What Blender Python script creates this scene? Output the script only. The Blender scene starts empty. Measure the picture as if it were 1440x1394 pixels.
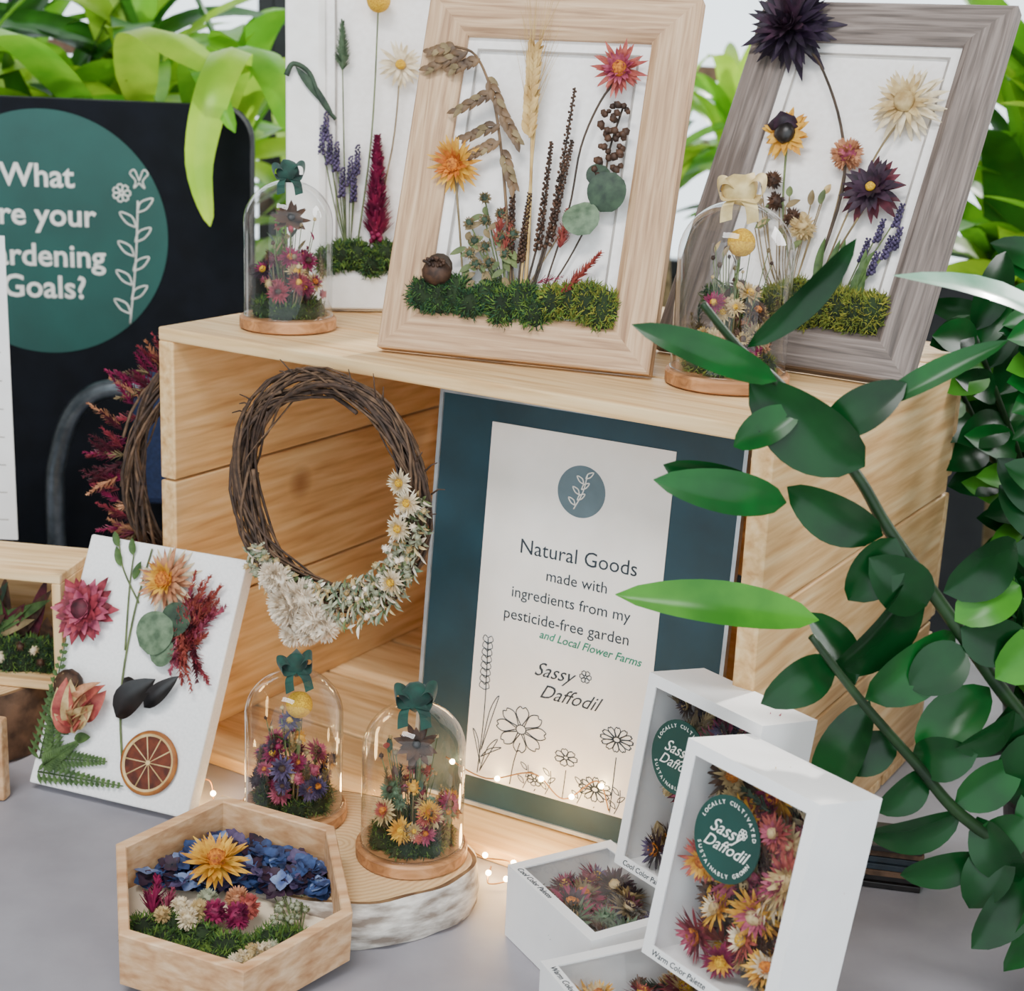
import bpy, bmesh, math, random
from mathutils import Vector as V, Matrix, noise
random.seed(7)
R=random.random
def U(a,b): return a+(b-a)*R()
rad=math.radians
# ------------------------------------------------------------ materials
def hx(h):
    h=h.lstrip('#'); c=[int(h[i:i+2],16)/255 for i in (0,2,4)]
    return tuple((x/12.92 if x<=.04045 else ((x+.055)/1.055)**2.4) for x in c)+(1,)
def base(name):
    m=bpy.data.materials.new(name); m.use_nodes=True
    nt=m.node_tree; b=nt.nodes["Principled BSDF"]; return m,nt,b
def mat(name,c1,c2=None,rough=.6,scale=60,metal=0,spec=.5,bump=0,sheen=0,sss=0,trans=0,coat=0,stretch=(1,1,1)):
    m,nt,b=base(name); N=nt.nodes; L=nt.links
    b.inputs["Roughness"].default_value=rough; b.inputs["Metallic"].default_value=metal
    b.inputs["Specular IOR Level"].default_value=spec
    if coat: b.inputs["Coat Weight"].default_value=coat; b.inputs["Coat Roughness"].default_value=.12
    if sheen: b.inputs["Sheen Weight"].default_value=sheen
    c1=hx(c1) if isinstance(c1,str) else c1
    c2=hx(c2) if isinstance(c2,str) else (c2 or tuple(x*.8 for x in c1[:3])+(1,))
    tc=N.new("ShaderNodeTexCoord"); mp=N.new("ShaderNodeMapping"); mp.inputs["Scale"].default_value=stretch
    no=N.new("ShaderNodeTexNoise"); no.inputs["Scale"].default_value=scale; no.inputs["Detail"].default_value=4
    cr=N.new("ShaderNodeValToRGB"); cr.color_ramp.elements[0].position=.35; cr.color_ramp.elements[1].position=.65
    cr.color_ramp.elements[0].color=c2; cr.color_ramp.elements[1].color=c1
    L.new(tc.outputs["Object"],mp.inputs[0]); L.new(mp.outputs[0],no.inputs["Vector"]); L.new(no.outputs[0],cr.inputs[0]); L.new(cr.outputs[0],b.inputs["Base Color"])
    if bump:
        bp=N.new("ShaderNodeBump"); bp.inputs["Strength"].default_value=bump; bp.inputs["Distance"].default_value=.002
        L.new(no.outputs[0],bp.inputs["Height"]); L.new(bp.outputs[0],b.inputs["Normal"])
    if trans:
        tr=N.new("ShaderNodeBsdfTranslucent"); L.new(cr.outputs[0],tr.inputs[0]); mx=N.new("ShaderNodeMixShader"); mx.inputs[0].default_value=trans
        L.new(b.outputs[0],mx.inputs[1]); L.new(tr.outputs[0],mx.inputs[2]); L.new(mx.outputs[0],N["Material Output"].inputs[0])
    return m
def wood(name,light,mid,dark,axis='X',rough=.55,sc=9,bump=.25,knots=False,str_=14,dis=.6):
    m,nt,b=base(name); N=nt.nodes; L=nt.links
    b.inputs["Roughness"].default_value=rough
    tc=N.new("ShaderNodeTexCoord"); mp=N.new("ShaderNodeMapping")
    s=[str_,str_,str_]; s['XYZ'.index(axis)]=1.0; mp.inputs["Scale"].default_value=s
    no=N.new("ShaderNodeTexNoise"); no.inputs["Scale"].default_value=sc; no.inputs["Detail"].default_value=8; no.inputs["Distortion"].default_value=dis
    cr=N.new("ShaderNodeValToRGB"); e=cr.color_ramp.elements
    e[0].position=.28; e[0].color=hx(dark); e[1].position=.72; e[1].color=hx(light); k=e.new(.5); k.color=hx(mid)
    no2=N.new("ShaderNodeTexNoise"); no2.inputs["Scale"].default_value=7; no2.inputs["Detail"].default_value=2
    mx=N.new("ShaderNodeMixRGB"); mx.blend_type='MULTIPLY'; mx.inputs[0].default_value=.3
    cr2=N.new("ShaderNodeValToRGB"); cr2.color_ramp.elements[0].position=.3; cr2.color_ramp.elements[1].position=.7
    cr2.color_ramp.elements[0].color=(.62,.5,.4,1); cr2.color_ramp.elements[1].color=(1,1,1,1)
    L.new(tc.outputs["Object"],mp.inputs[0]); L.new(mp.outputs[0],no.inputs["Vector"]); L.new(no.outputs[0],cr.inputs[0])
    L.new(tc.outputs["Object"],no2.inputs["Vector"]); L.new(no2.outputs[0],cr2.inputs[0])
    L.new(cr.outputs[0],mx.inputs[1]); L.new(cr2.outputs[0],mx.inputs[2]); last=mx.outputs[0]
    if knots:
        vo=N.new("ShaderNodeTexVoronoi"); vo.inputs["Scale"].default_value=6.5
        cr3=N.new("ShaderNodeValToRGB"); cr3.color_ramp.elements[0].position=.03; cr3.color_ramp.elements[1].position=.13
        cr3.color_ramp.elements[0].color=(.28,.13,.06,1); cr3.color_ramp.elements[1].color=(1,1,1,1)
        m3=N.new("ShaderNodeMixRGB"); m3.blend_type='MULTIPLY'; m3.inputs[0].default_value=.8
        L.new(tc.outputs["Object"],vo.inputs["Vector"]); L.new(vo.outputs["Distance"],cr3.inputs[0]); L.new(last,m3.inputs[1]); L.new(cr3.outputs[0],m3.inputs[2]); last=m3.outputs[0]
    L.new(last,b.inputs["Base Color"])
    bp=N.new("ShaderNodeBump"); bp.inputs["Strength"].default_value=bump; bp.inputs["Distance"].default_value=.001
    L.new(no.outputs[0],bp.inputs["Height"]); L.new(bp.outputs[0],b.inputs["Normal"])
    return m
def glass(name,lo=.02,hi=.45,pw=3.5,tint=(1,1,1,1)):
    m,nt,b=base(name); N=nt.nodes; L=nt.links; N.remove(b)
    t=N.new("ShaderNodeBsdfTransparent"); t.inputs[0].default_value=tint
    g=N.new("ShaderNodeBsdfGlossy"); g.inputs["Roughness"].default_value=.03
    lw=N.new("ShaderNodeLayerWeight"); lw.inputs[0].default_value=.5
    p=N.new("ShaderNodeMath"); p.operation='POWER'; p.inputs[1].default_value=pw
    ad=N.new("ShaderNodeMath"); ad.operation='MULTIPLY_ADD'; ad.inputs[1].default_value=hi; ad.inputs[2].default_value=lo; ad.use_clamp=True
    mx=N.new("ShaderNodeMixShader"); L.new(lw.outputs["Facing"],p.inputs[0]); L.new(p.outputs[0],ad.inputs[0]); L.new(ad.outputs[0],mx.inputs[0]); L.new(t.outputs[0],mx.inputs[1]); L.new(g.outputs[0],mx.inputs[2])
    L.new(mx.outputs[0],N["Material Output"].inputs[0]); return m
def emis(name,c,s):
    m,nt,b=base(name); b.inputs["Base Color"].default_value=c; b.inputs["Emission Color"].default_value=c; b.inputs["Emission Strength"].default_value=s; return m

PX=wood("pine_x",'#f5d8a6','#e6c08a','#c89860','X',knots=True,dis=.3)
PZ=wood("pine_z",'#f3d5a2','#e2b981','#c4935a','Z',knots=True,dis=.3)
PY=wood("pine_y",'#f3d5a2','#e2b981','#c4935a','Y',knots=True,dis=.3)
OX=wood("oak_x",'#dabb98','#c39f7a','#977253','X',sc=14,str_=20,bump=.5)
OY=wood("oak_y",'#dabb98','#c39f7a','#977253','Y',sc=14,str_=20,bump=.5)
GX=wood("greywood_x",'#988c86','#776b65','#4c4440','X',sc=14,str_=20,bump=.5)
GY=wood("greywood_y",'#988c86','#776b65','#4c4440','Y',sc=14,str_=20,bump=.5)
HW=wood("hexwood",'#eac8a0','#d3a67a','#b28054','X',sc=10,dis=.3)
WHT=mat("white_paint",'#f4f2ee','#ebe8e2',.45)
MATB=mat("mat_board",'#f6f2ef','#efeae6',.85,scale=200)
BEV=mat("mat_bevel",'#a9a29b','#98918a',.8)
CARD=mat("white_card",'#f8f7f6','#f2f1f0',.55,scale=30)
CANV=mat("canvas_white",'#faf8f6','#f0efed',.8,scale=400,bump=.15)
GLS=glass("clear_glass",.03,.75,2.4,(.98,.985,.985,1))
FILM=glass("window_film",.03,.35,3.0)
VEL=mat("green_velvet",'#0b4236','#062a22',.8,sheen=.15,scale=90)
RAF=mat("cream_ribbon",'#dcc68e','#b89f66',.7,scale=90)
MOSS=[mat("moss_a",'#45682a','#26421a',.9,scale=150),mat("moss_b",'#66802e','#3e591c',.9,scale=150),mat("moss_c",'#22482a','#112a17',.9,scale=150)]
MOSSY=[mat("moss_y1",'#8c882d','#636820',.9,scale=150),mat("moss_y2",'#72802a','#4a581c',.9,scale=150)]
MOSSB=mat("moss_base",'#223317','#131f0c',.95)
STEM=mat("dry_stem",'#8c7854','#625234',.7); STEMG=mat("green_stem",'#6b7746','#465330',.7); STEMD=mat("dark_stem",'#4a392b','#2c2219',.7)
WHEAT=mat("wheat",'#d6b574','#b08a4e',.6); OAT=mat("oat",'#775b3d','#453222',.6)
def P(n,a,b,**k): return mat(n,a,b,k.get('r',.65),scale=k.get('s',120),trans=k.get('t',.15))
YEL=P("petal_yellow",'#e6b542','#be7c24'); ORG=P("petal_orange",'#d9862c','#ab4a1a'); ORC=mat("orange_center",'#d07c1a','#863f10',.8,scale=500,bump=.5)
PNK=P("petal_pink",'#c4647a','#872c48'); MAG=P("petal_magenta",'#991b50','#5c0c34'); RED=P("petal_red",'#a53c4a','#611824'); COR=P("petal_coral",'#c06454','#8c3434')
WHP=P("petal_white",'#eddfc4','#c6b188'); CRM=P("petal_cream",'#d6be8a','#aa8b58'); PRP=P("petal_purple",'#3f2238','#190c1c'); DPR=P("petal_darkpurple",'#281430','#100616',t=.05)
BLU=P("petal_blue",'#3c5486','#182348'); LBL=P("petal_lightblue",'#8495ba','#445486'); PCH=P("petal_peach",'#d49c74','#9a5f3e'); LAV=P("lavender",'#63557a','#362c4a'); BRN=P("seed_brown",'#5c3e2b','#2d1c13'); DRK=mat("dark_pod",'#1e1918','#0e0b0b',.4,scale=80)
CRA=mat("craspedia",'#e6ba28','#b88212',.85,scale=900,bump=.6)
EUC=P("eucalyptus",'#6c8264','#435840',t=.05); EUD=P("eucalyptus_dark",'#384e38','#1f3024',t=.05); FERN=P("fern",'#526e36','#304a20'); BURG=P("burgundy",'#642030','#340e1a')
# ------------------------------------------------------------ mesh builder (millimetres)
class MB:
    def __init__(s): s.v=[];s.f=[];s.mi=[];s.sm=[];s.mats=[];s.M=Matrix()
    def add(s,vs,fs,m,smooth=True):
        o=len(s.v); M=s.M; s.v+=[M@V(p) for p in vs]
        if m not in s.mats: s.mats.append(m)
        k=s.mats.index(m)
        for f in fs: s.f.append([i+o for i in f]); s.mi.append(k); s.sm.append(smooth)
    def done(s,name,M=None,parent=None):
        me=bpy.data.meshes.new(name); me.from_pydata([p*.001 for p in s.v],[],s.f)
        for m in s.mats: me.materials.append(m)
        me.polygons.foreach_set("material_index",s.mi); me.polygons.foreach_set("use_smooth",s.sm); me.update()
        o=bpy.data.objects.new(name,me); bpy.context.collection.objects.link(o)
        if M is not None: o.matrix_world=M
        if parent: o.parent=parent
        return o
def box(mb,x0,x1,y0,y1,z0,z1,m,c=1.0):
    sx,sy,sz=x1-x0,y1-y0,z1-z0; c=min(c,sx*.3,sy*.3,sz*.3)
    bm=bmesh.new(); bmesh.ops.create_cube(bm,size=1)
    for v in bm.verts: v.co=V(((v.co.x+.5)*sx+x0,(v.co.y+.5)*sy+y0,(v.co.z+.5)*sz+z0))
    if c>0: bmesh.ops.bevel(bm,geom=bm.edges[:],offset=c,segments=2,affect='EDGES',profile=.5)
    bm.verts.index_update(); mb.add([v.co.copy() for v in bm.verts],[[v.index for v in f.verts] for f in bm.faces],m,False); bm.free()
def basis(n,up=None):
    n=V(n).normalized(); a=V(up) if up else (V((0,0,1)) if abs(n.z)<.9 else V((0,1,0)))
    x=a.cross(n); x=x.normalized() if x.length>1e-6 else V((1,0,0)); y=n.cross(x); return x,y,n
def tube(mb,pts,r0,r1=None,m=None,n=5,cap=True):
    pts=[V(p) for p in pts]; r1=r0 if r1 is None else r1; k=len(pts); vs=[];fs=[]; prev=None
    for i,p in enumerate(pts):
        d=(pts[min(i+1,k-1)]-pts[max(i-1,0)]); d=d.normalized() if d.length>0 else V((0,0,1))
        if prev is None: x,y,_=basis(d)
        else:
            x=(prev-d*prev.dot(d)); x=x.normalized() if x.length>1e-6 else basis(d)[0]; y=d.cross(x)
        prev=x; r=r0+(r1-r0)*i/max(k-1,1)
        for j in range(n):
            a=2*math.pi*j/n; vs.append(p+x*(r*math.cos(a))+y*(r*math.sin(a)))
    for i in range(k-1):
        for j in range(n): a=i*n+j;b=i*n+(j+1)%n; fs.append((a,b,b+n,a+n))
    if cap: fs.append(tuple(range(n-1,-1,-1))); fs.append(tuple(range((k-1)*n,k*n)))
    mb.add(vs,fs,m)
def smooth(pts,s=6):
    pts=[V(p) for p in pts]; out=[]; k=len(pts)
    for i in range(k-1):
        p0=pts[max(i-1,0)];p1=pts[i];p2=pts[i+1];p3=pts[min(i+2,k-1)]
        for j in range(s):
            t=j/s; out.append(.5*((2*p1)+(p2-p0)*t+(2*p0-5*p1+4*p2-p3)*t*t+(3*p1-p0-3*p2+p3)*t**3))
    out.append(pts[-1]); return out
def lathe(mb,prof,m,n=40,c=(0,0,0),wob=None,smoothf=True):
    vs=[];fs=[]; k=len(prof)
    for (r,z) in prof:
        for j in range(n):
            a=2*math.pi*j/n; rr=r*(wob(a,z) if wob else 1); vs.append((c[0]+rr*math.cos(a),c[1]+rr*math.sin(a),c[2]+z))
    for i in range(k-1):
        for j in range(n): a=i*n+j;b=i*n+(j+1)%n; fs.append((a,b,b+n,a+n))
    mb.add(vs,fs,m,smoothf)
_ico={}
def ico(l):
    if l not in _ico:
        bm=bmesh.new(); bmesh.ops.create_icosphere(bm,subdivisions=l,radius=1); bm.verts.index_update()
        _ico[l]=([v.co.copy() for v in bm.verts],[[v.index for v in f.verts] for f in bm.faces]); bm.free()
    return _ico[l]
def blob(mb,c,r,m,l=1,nz=0,rot=None):
    vs,fs=ico(l); c=V(c); r=V(r) if hasattr(r,'__len__') else V((r,r,r)); q=rot or Matrix()
    if rot is not None: q=rot.to_4x4()
    o=V((U(0,50),0,0)); out=[]
    for v in vs:
        k=1+(noise.noise(v*1.7+o)*nz if nz else 0); out.append(c+q@V((v.x*r.x*k,v.y*r.y*k,v.z*r.z*k)))
    mb.add(out,fs,m)
def leaf(mb,b,t,w,m,nrm=(0,0,1),bend=0,fold=.15,shape='oval',nl=8,sag=0):
    b=V(b);t=V(t);d=t-b;L=d.length; 
    if L<1e-4: return
    d/=L; n=V(nrm); n=(n-d*n.dot(d)); n=n.normalized() if n.length>1e-5 else basis(d)[0]; s=d.cross(n); vs=[];fs=[]
    for i in range(nl+1):
        u=i/nl
        if shape=='oval': h=max(0,math.sin(math.pi*min(1,u**.85)))**.75
        elif shape=='zz': h=max(0,math.sin(math.pi*min(1,u**.9)))**.6
        elif shape=='strap': h=min(1,u*5+.3)*max(0,1-u**4)**.7*(1-.35*u)
        elif shape=='round': h=math.sqrt(max(0,1-(2*u-1)**2))
        else: h=max(0,math.sin(math.pi*u))**1.2
        h=max(h,.02)*w/2
        p=b+d*(L*u)+n*(bend*L*math.sin(math.pi*u))+V((0,0,-1))*(sag*L*u*u)
        for j in (-1,-.5,0,.5,1): vs.append(p+s*(h*j)+n*(abs(j)*fold*h*2+ (0.0)))
    for i in range(nl):
        for j in range(4): a=i*5+j; fs.append((a,a+1,a+6,a+5))
    mb.add(vs,fs,m)
def pathleaf(mb,pts,w,m,side=(1,0,0),fold=.15):
    pts=smooth(pts,5); k=len(pts); vs=[];fs=[]; S=V(side)
    for i,p in enumerate(pts):
        d=(pts[min(i+1,k-1)]-pts[max(i-1,0)]).normalized(); s=(S-d*S.dot(d)).normalized(); n=s.cross(d); u=i/(k-1)
        h=max(.02,min(1,u*4+.35)*max(0,1-u**3.5)**.7)*w/2
        for j in (-1,-.5,0,.5,1): vs.append(p+s*(h*j)+n*(abs(j)*fold*h*2))
    for i in range(k-1):
        for j in range(4): a=i*5+j; fs.append((a,a+1,a+6,a+5))
    mb.add(vs,fs,m)
def petal(mb,c,X,Y,N,ang,r0,L,w,t0,t1,m,nl=4,pt=1.0,cup=.2):
    o=X*math.cos(ang)+Y*math.sin(ang); s=N.cross(o); p=V(c)+o*r0; vs=[];fs=[]
    for i in range(nl+1):
        u=i/nl; t=t0+(t1-t0)*u
        h=w/2*(max(0,math.sin(math.pi*(.12+.88*u)**(pt)))**.8 if i<nl else .06)
        dn=(-o*math.sin(t)+N*math.cos(t))
        vs+= [p+s*h+dn*(cup*h),p,p-s*h+dn*(cup*h)]
        p=p+(o*math.cos(t)+N*math.sin(t))*(L/nl)
    for i in range(nl):
        a=i*3; fs+= [(a,a+1,a+4,a+3),(a+1,a+2,a+5,a+4)]
    mb.add(vs,fs,m)
def flower(mb,c,n,Rr,layers,wf=.28,cen=None,cr=.25,jit=.16,pt=1.0):
    X,Y,N=basis(n); c=V(c)
    for li,(cnt,rf,t0,t1,m) in enumerate(layers):
        off=R()*6.28
        for i in range(cnt):
            a=off+2*math.pi*i/cnt+U(-jit,jit); L=Rr*rf*U(1-jit,1+jit)
            petal(mb,c+N*(Rr*.04*li),X,Y,N,a,Rr*.08,L,Rr*wf*U(.85,1.15)*(.5+.5*rf),rad(t0+U(-12,12)),rad(t1+U(-16,16)),m,pt=pt)
    if cen: 
        rot=Matrix((X,Y,N)).transposed(); blob(mb,c+N*Rr*.22,(Rr*cr,Rr*cr,Rr*cr*.7),cen,2,.15,rot)
def straw(mb,c,n,r,a,b,cen): flower(mb,c,n,r,[(24,1,0,5,a),(22,.88,20,28,a),(20,.72,40,50,b),(14,.5,50,75,b)],.2,cen,.34)
def daisy(mb,c,n,r,a,cen): flower(mb,c,n,r,[(16,1,0,-12,a),(14,.92,12,0,a)],.2,cen,.24)
def dahlia(mb,c,n,r,a,b): flower(mb,c,n,r,[(28,1,-10,-25,a),(28,.95,5,0,a),(24,.85,22,20,a),(20,.72,40,45,b),(16,.55,60,70,b),(12,.35,75,90,b)],.22,b,.18,.22)
def globe(mb,c,r,m,m2=None,k=60):
    blob(mb,c,r*.7,m2 or m,1)
    for i in range(k):
        d=V((R()-.5,R()-.5,R()-.5)).normalized(); c2=V(c)+d*r*.6; x,y,_=basis(d)
        mb.add([c2+x*r*.14,c2-x*r*.14,c2+d*r*.45],[(0,1,2)],m)
def spike(mb,p0,p1,r,m,k=40,taper=.6,n=None,sz=None,l=1,flat=.6):
    p0=V(p0);p1=V(p1);d=p1-p0;x,y,_=basis(d)
    for i in range(k):
        u=i/k; a=i*2.4; rr=r*(1-taper*u)*(.75+.25*R()); o=x*math.cos(a)+y*math.sin(a); s=(sz or r*.55)*(1-.4*u)
        blob(mb,p0+d*u+o*rr*.6,(s*.7,s*.7,s),m,l)
def feather(mb,p0,p1,r,m,k=90):
    p0=V(p0);p1=V(p1);d=p1-p0;x,y,D=basis(d)
    for i in range(k):
        u=R(); a=U(0,6.28); o=x*math.cos(a)+y*math.sin(a); L=r*(1-.75*u)*U(.7,1.2); b=p0+d*u; t=b+(o*.8+D*.8)*L; s=D.cross(o)*(r*.09)
        mb.add([b+s,b-s,t-s*.4,t+s*.4],[(0,1,2,3)],m)
def moss(mb,ells,mats,dens=1.0,h=5,basem=None,wd=.9):
    for (cx,cy,cz,rx,ry,rz) in ells:
        blob(mb,(cx,cy,cz),(rx*.92,ry*.92,rz*.92),basem or MOSSB,2,.2)
        k=int(dens*(rx*ry+ry*rz+rx*rz)*1.1)
        for i in range(k):
            d=V((U(-1,1),U(-1,1),U(-1,1))); 
            if d.length<.1: continue
            d.normalize(); p=V((cx+d.x*rx*.88,cy+d.y*ry*.88,cz+d.z*rz*.88)); m=random.choice(mats)
            g=(d+V((U(-.8,.8),U(-.8,.8),U(-.8,.8)))).normalized(); x,y,_=basis(g); L=h*U(.5,1.5); q=p+g*L*.6; t=q+(g+x*U(-1,1)+y*U(-1,1)).normalized()*L*.5; w=wd*U(.5,1.0)
            mb.add([p+x*w*.5,p-x*w*.5,q-x*w*.6,q+x*w*.6,t],[(0,1,2,3),(3,2,4)],m,False)
def text(mb,s,size,x,y,z,m,ax='CENTER',sh=0,bold=0,rot=0,ex=.12):
    cu=bpy.data.curves.new("t","FONT"); cu.body=s; cu.size=size; cu.align_x=ax; cu.align_y='CENTER'; cu.shear=sh; cu.offset=bold; cu.extrude=ex; cu.resolution_u=3
    o=bpy.data.objects.new("t",cu); bpy.context.collection.objects.link(o); dg=bpy.context.evaluated_depsgraph_get(); me=bpy.data.meshes.new_from_object(o.evaluated_get(dg))
    Mr=Matrix.Translation((x,y,z))@Matrix.Rotation(rot,4,'Z')
    mb.add([Mr@v.co for v in me.vertices],[list(p.vertices) for p in me.polygons],m,False)
    bpy.data.objects.remove(o); bpy.data.curves.remove(cu); bpy.data.meshes.remove(me)
def arctext(mb,s,size,cx,cy,z,r,a0,step,m,flip=1):
    for i,ch in enumerate(s):
        if ch==' ': continue
        a=rad(a0-flip*i*step); text(mb,ch,size,cx+r*math.cos(a),cy+r*math.sin(a),z,m,rot=a-flip*math.pi/2)
def disc(mb,cx,cy,z,r,m,n=48,t=.3):
    vs=[(cx+r*math.cos(2*math.pi*i/n),cy+r*math.sin(2*math.pi*i/n),z+t) for i in range(n)]+[(cx+r*math.cos(2*math.pi*i/n),cy+r*math.sin(2*math.pi*i/n),z) for i in range(n)]
    mb.add(vs,[tuple(range(n))]+[(i+n,(i+1)%n+n,(i+1)%n,i) for i in range(n)],m,False)
def line(mb,pts,m,r=.45,s=5): tube(mb,smooth(pts,s),r,r,m,4)
def lineflower(mb,cx,cy,z,r,m,n=8,lw=.4,sq=1):
    for i in range(n):
        a=2*math.pi*i/n; h=math.pi/n*.9; P_=lambda rr,aa:(cx+rr*math.cos(aa),cy+rr*sq*math.sin(aa),z)
        line(mb,[P_(r*.22,a-h*.5),P_(r*.75,a-h),P_(r,a-h*.35),P_(r*.93,a),P_(r,a+h*.35),P_(r*.75,a+h),P_(r*.22,a+h*.5)],m,lw,4)
    line(mb,[(cx+r*.2*math.cos(t*.7),cy+r*.2*sq*math.sin(t*.7),z) for t in range(10)],m,lw,2)
def lineplant(mb,x0,y0,x1,y1,z,m,lw=.4,nleaf=4,ll=9):
    line(mb,[(x0,y0,z),((x0+x1)/2+2,(y0+y1)/2,z),(x1,y1,z)],m,lw)
    for i in range(nleaf):
        u=(i+.7)/(nleaf+.5); sd=1 if i%2 else -1; bx=x0+(x1-x0)*u; by=y0+(y1-y0)*u
        line(mb,[(bx,by,z),(bx+sd*ll*.6,by+ll*.25,z),(bx+sd*ll,by+ll*.9,z),(bx+sd*ll*.25,by+ll*.65,z),(bx,by,z)],m,lw,4)
def panelM(x,y,z,ang,lean):
    a=rad(ang);l=rad(lean); u=V((math.cos(a),math.sin(a),0)); w=V((-math.sin(a),math.cos(a),0)); k=w*math.sin(l)+V((0,0,1))*math.cos(l); n=u.cross(k)
    M=Matrix((u,k,n)).transposed().to_4x4(); M.translation=V((x,y,z)); return M
def upM(x,y,z,ang): return Matrix.Translation((x,y,z))@Matrix.Rotation(rad(ang),4,'Z')
def rim(mb,x0,x1,y0,y1,prof,mh,mv):
    k=len(prof)
    def C(i,ins,z): return [(x0+ins,y0+ins,z),(x1-ins,y0+ins,z),(x1-ins,y1-ins,z),(x0+ins,y1-ins,z)][i]
    for sd in range(4):
        vs=[];fs=[]
        for (ins,z) in prof: vs+=[C(sd,ins,z),C((sd+1)%4,ins,z)]
        for i in range(k): a=2*i;b=2*((i+1)%k); fs.append((a,a+1,b+1,b))
        mb.add(vs,fs,mh if sd in (0,2) else mv,False)
def simple(name,fn,M=None,parent=None):
    mb=MB(); fn(mb); return mb.done(name,M,parent)
# ------------------------------------------------------------ room
FLOORM=mat("floor_grey",'#4a4744','#3a3735',.6,scale=8)
simple("floor",lambda mb:box(mb,-2500,2500,-1200,3400,-760,-740,FLOORM,0))
WALLM=mat("wall_dark",'#2a2c30','#202226',.8,scale=10); MUL=mat("mullion_dark",'#1d2024','#15181b',.4); MULB=mat("transom_brown",'#8a6a55','#6f5545',.6)
WALLL=mat("wall_paint",'#7d7872','#6e6a65',.8,scale=6)
def wall(mb):
    box(mb,-2500,2500,3200,3260,-740,180,WALLM,0); box(mb,-2500,2500,3200,3260,2300,2420,WALLM,0)
simple("wall_back",wall)
simple("wall_left",lambda mb:box(mb,-2560,-2500,-1200,3260,-740,2420,WALLL,0))
simple("wall_right",lambda mb:box(mb,2500,2560,-1200,3260,-740,2420,WALLL,0))
simple("ceiling",lambda mb:box(mb,-2560,2560,-1200,3260,2420,2460,WALLL,0))
for wi in range(5):
    def win(mb,wi=wi):
        x=-2500+wi*1000
        for a,b in [(x,x+30),(x+970,x+1000),(x+485,x+515)]: box(mb,a,b,3190,3250,180,2300,MUL,2)
        for zz in (180,1400,2270): box(mb,x,x+1000,3195,3245,zz,zz+30,MUL,2)
        for zz in (420,560): box(mb,x,x+1000,3200,3240,zz,zz+28,MULB,2)
        mb.add([(x+5,3220,185),(x+995,3220,185),(x+995,3220,2295),(x+5,3220,2295)],[(0,1,2,3)],FILM,False)
    simple("window_%d"%(wi+1),win)
TAB=mat("table_top",'#9b989f','#928f96',.5,scale=25); TLEG=mat("table_leg",'#3a3a3d','#2e2e30',.4,metal=.6)
def table(mb):
    box(mb,-1000,850,350,1640,-30,0,TAB,4)
    for x in (-930,780):
        for y in (420,1570): box(mb,x-20,x+20,y-20,y+20,-740,-30,TLEG,3)
simple("table",table)
# ------------------------------------------------------------ crate
CA=math.degrees(-.550); H=.373
def crate(mb):
    W,D,h=540,413,373; e=16; t=11
    for i in range(4):
        w=(D-3*5)/4; y=i*(w+5)
        box(mb,0,W,y,y+w,h-t,h,PX,1.5); box(mb,0,W,y,y+w,0,t,PX,1.5)
    hh=h-2*t
    for x in (0,W-e):
        for i in range(3):
            w=(hh-2*2)/3; z=t+i*(w+2); box(mb,x,x+e,0,D-t,z,z+w,PY,1.5)
    for i in range(3):
        w=(h-2*16)/3; z=i*(w+16); box(mb,e*0,W,D-t+.2,D,z+(0 if i else t),z+w-(t if i==2 else 0),PX,1.5)
    for x in (e,W-e-16): box(mb,x,x+16,D-t-18,D-t,t,h-t,PZ,1.5)
simple("wooden_crate",crate,upM(-.293,1.272,.0005,CA))
# ------------------------------------------------------------ picture frames
def frame_base(mb,W,Hh,lean,mx,my,mem=34,bev=11,t=14):
    rim(mb,0,W,0,Hh,[(0,0),(0,t-1),(1.2,t),(mem-6,t),(mem,t-3.5),(mem,0)],mx,my)
    box(mb,mem-3,W-mem+3,mem-3,Hh-mem+3,1,4,MATB,0)
    rim(mb,mem-2,W-mem+2,mem-2,Hh-mem+2,[(0,4.05),(0,6.5),(bev,6.5),(bev+1.3,4.05)],MATB,MATB)
    rim(mb,mem+bev-2.5,W-mem-bev+2.5,mem+bev-2.5,Hh-mem-bev+2.5,[(0,6.5),(0,6.9),(1.2,6.9),(1.8,6.5)],BEV,BEV)
    d=Hh*.30; L=rad(lean)
    a=V((W/2,Hh*.62,-2)); b=V((W/2,d*math.tan(L)+1.5,-d)); dv=(b-a); n=V((1,0,0)).cross(dv).normalized()*2
    vs=[]; 
    for p,w in ((a,14),(b,24)):
        for sx in (-w,w):
            for k in (-1,1): vs.append(p+V((sx,0,0))+n*k)
    mb.add(vs,[(0,1,3,2),(4,6,7,5),(0,4,5,1),(2,3,7,6),(0,2,6,4),(1,5,7,3)],DRK,False)
def fs(mb,pts,m=None,r=.9): tube(mb,smooth(pts,5),r*1.1,r*.8,m or STEM,5)
def frame_M(x,y,ang,lean,off=.012):
    M=panelM(x,y,H,ang,lean); n=M.col[2].xyz; M.translation=V((x-n.x*off,y-n.y*off,H+.0008)); return M
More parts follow.
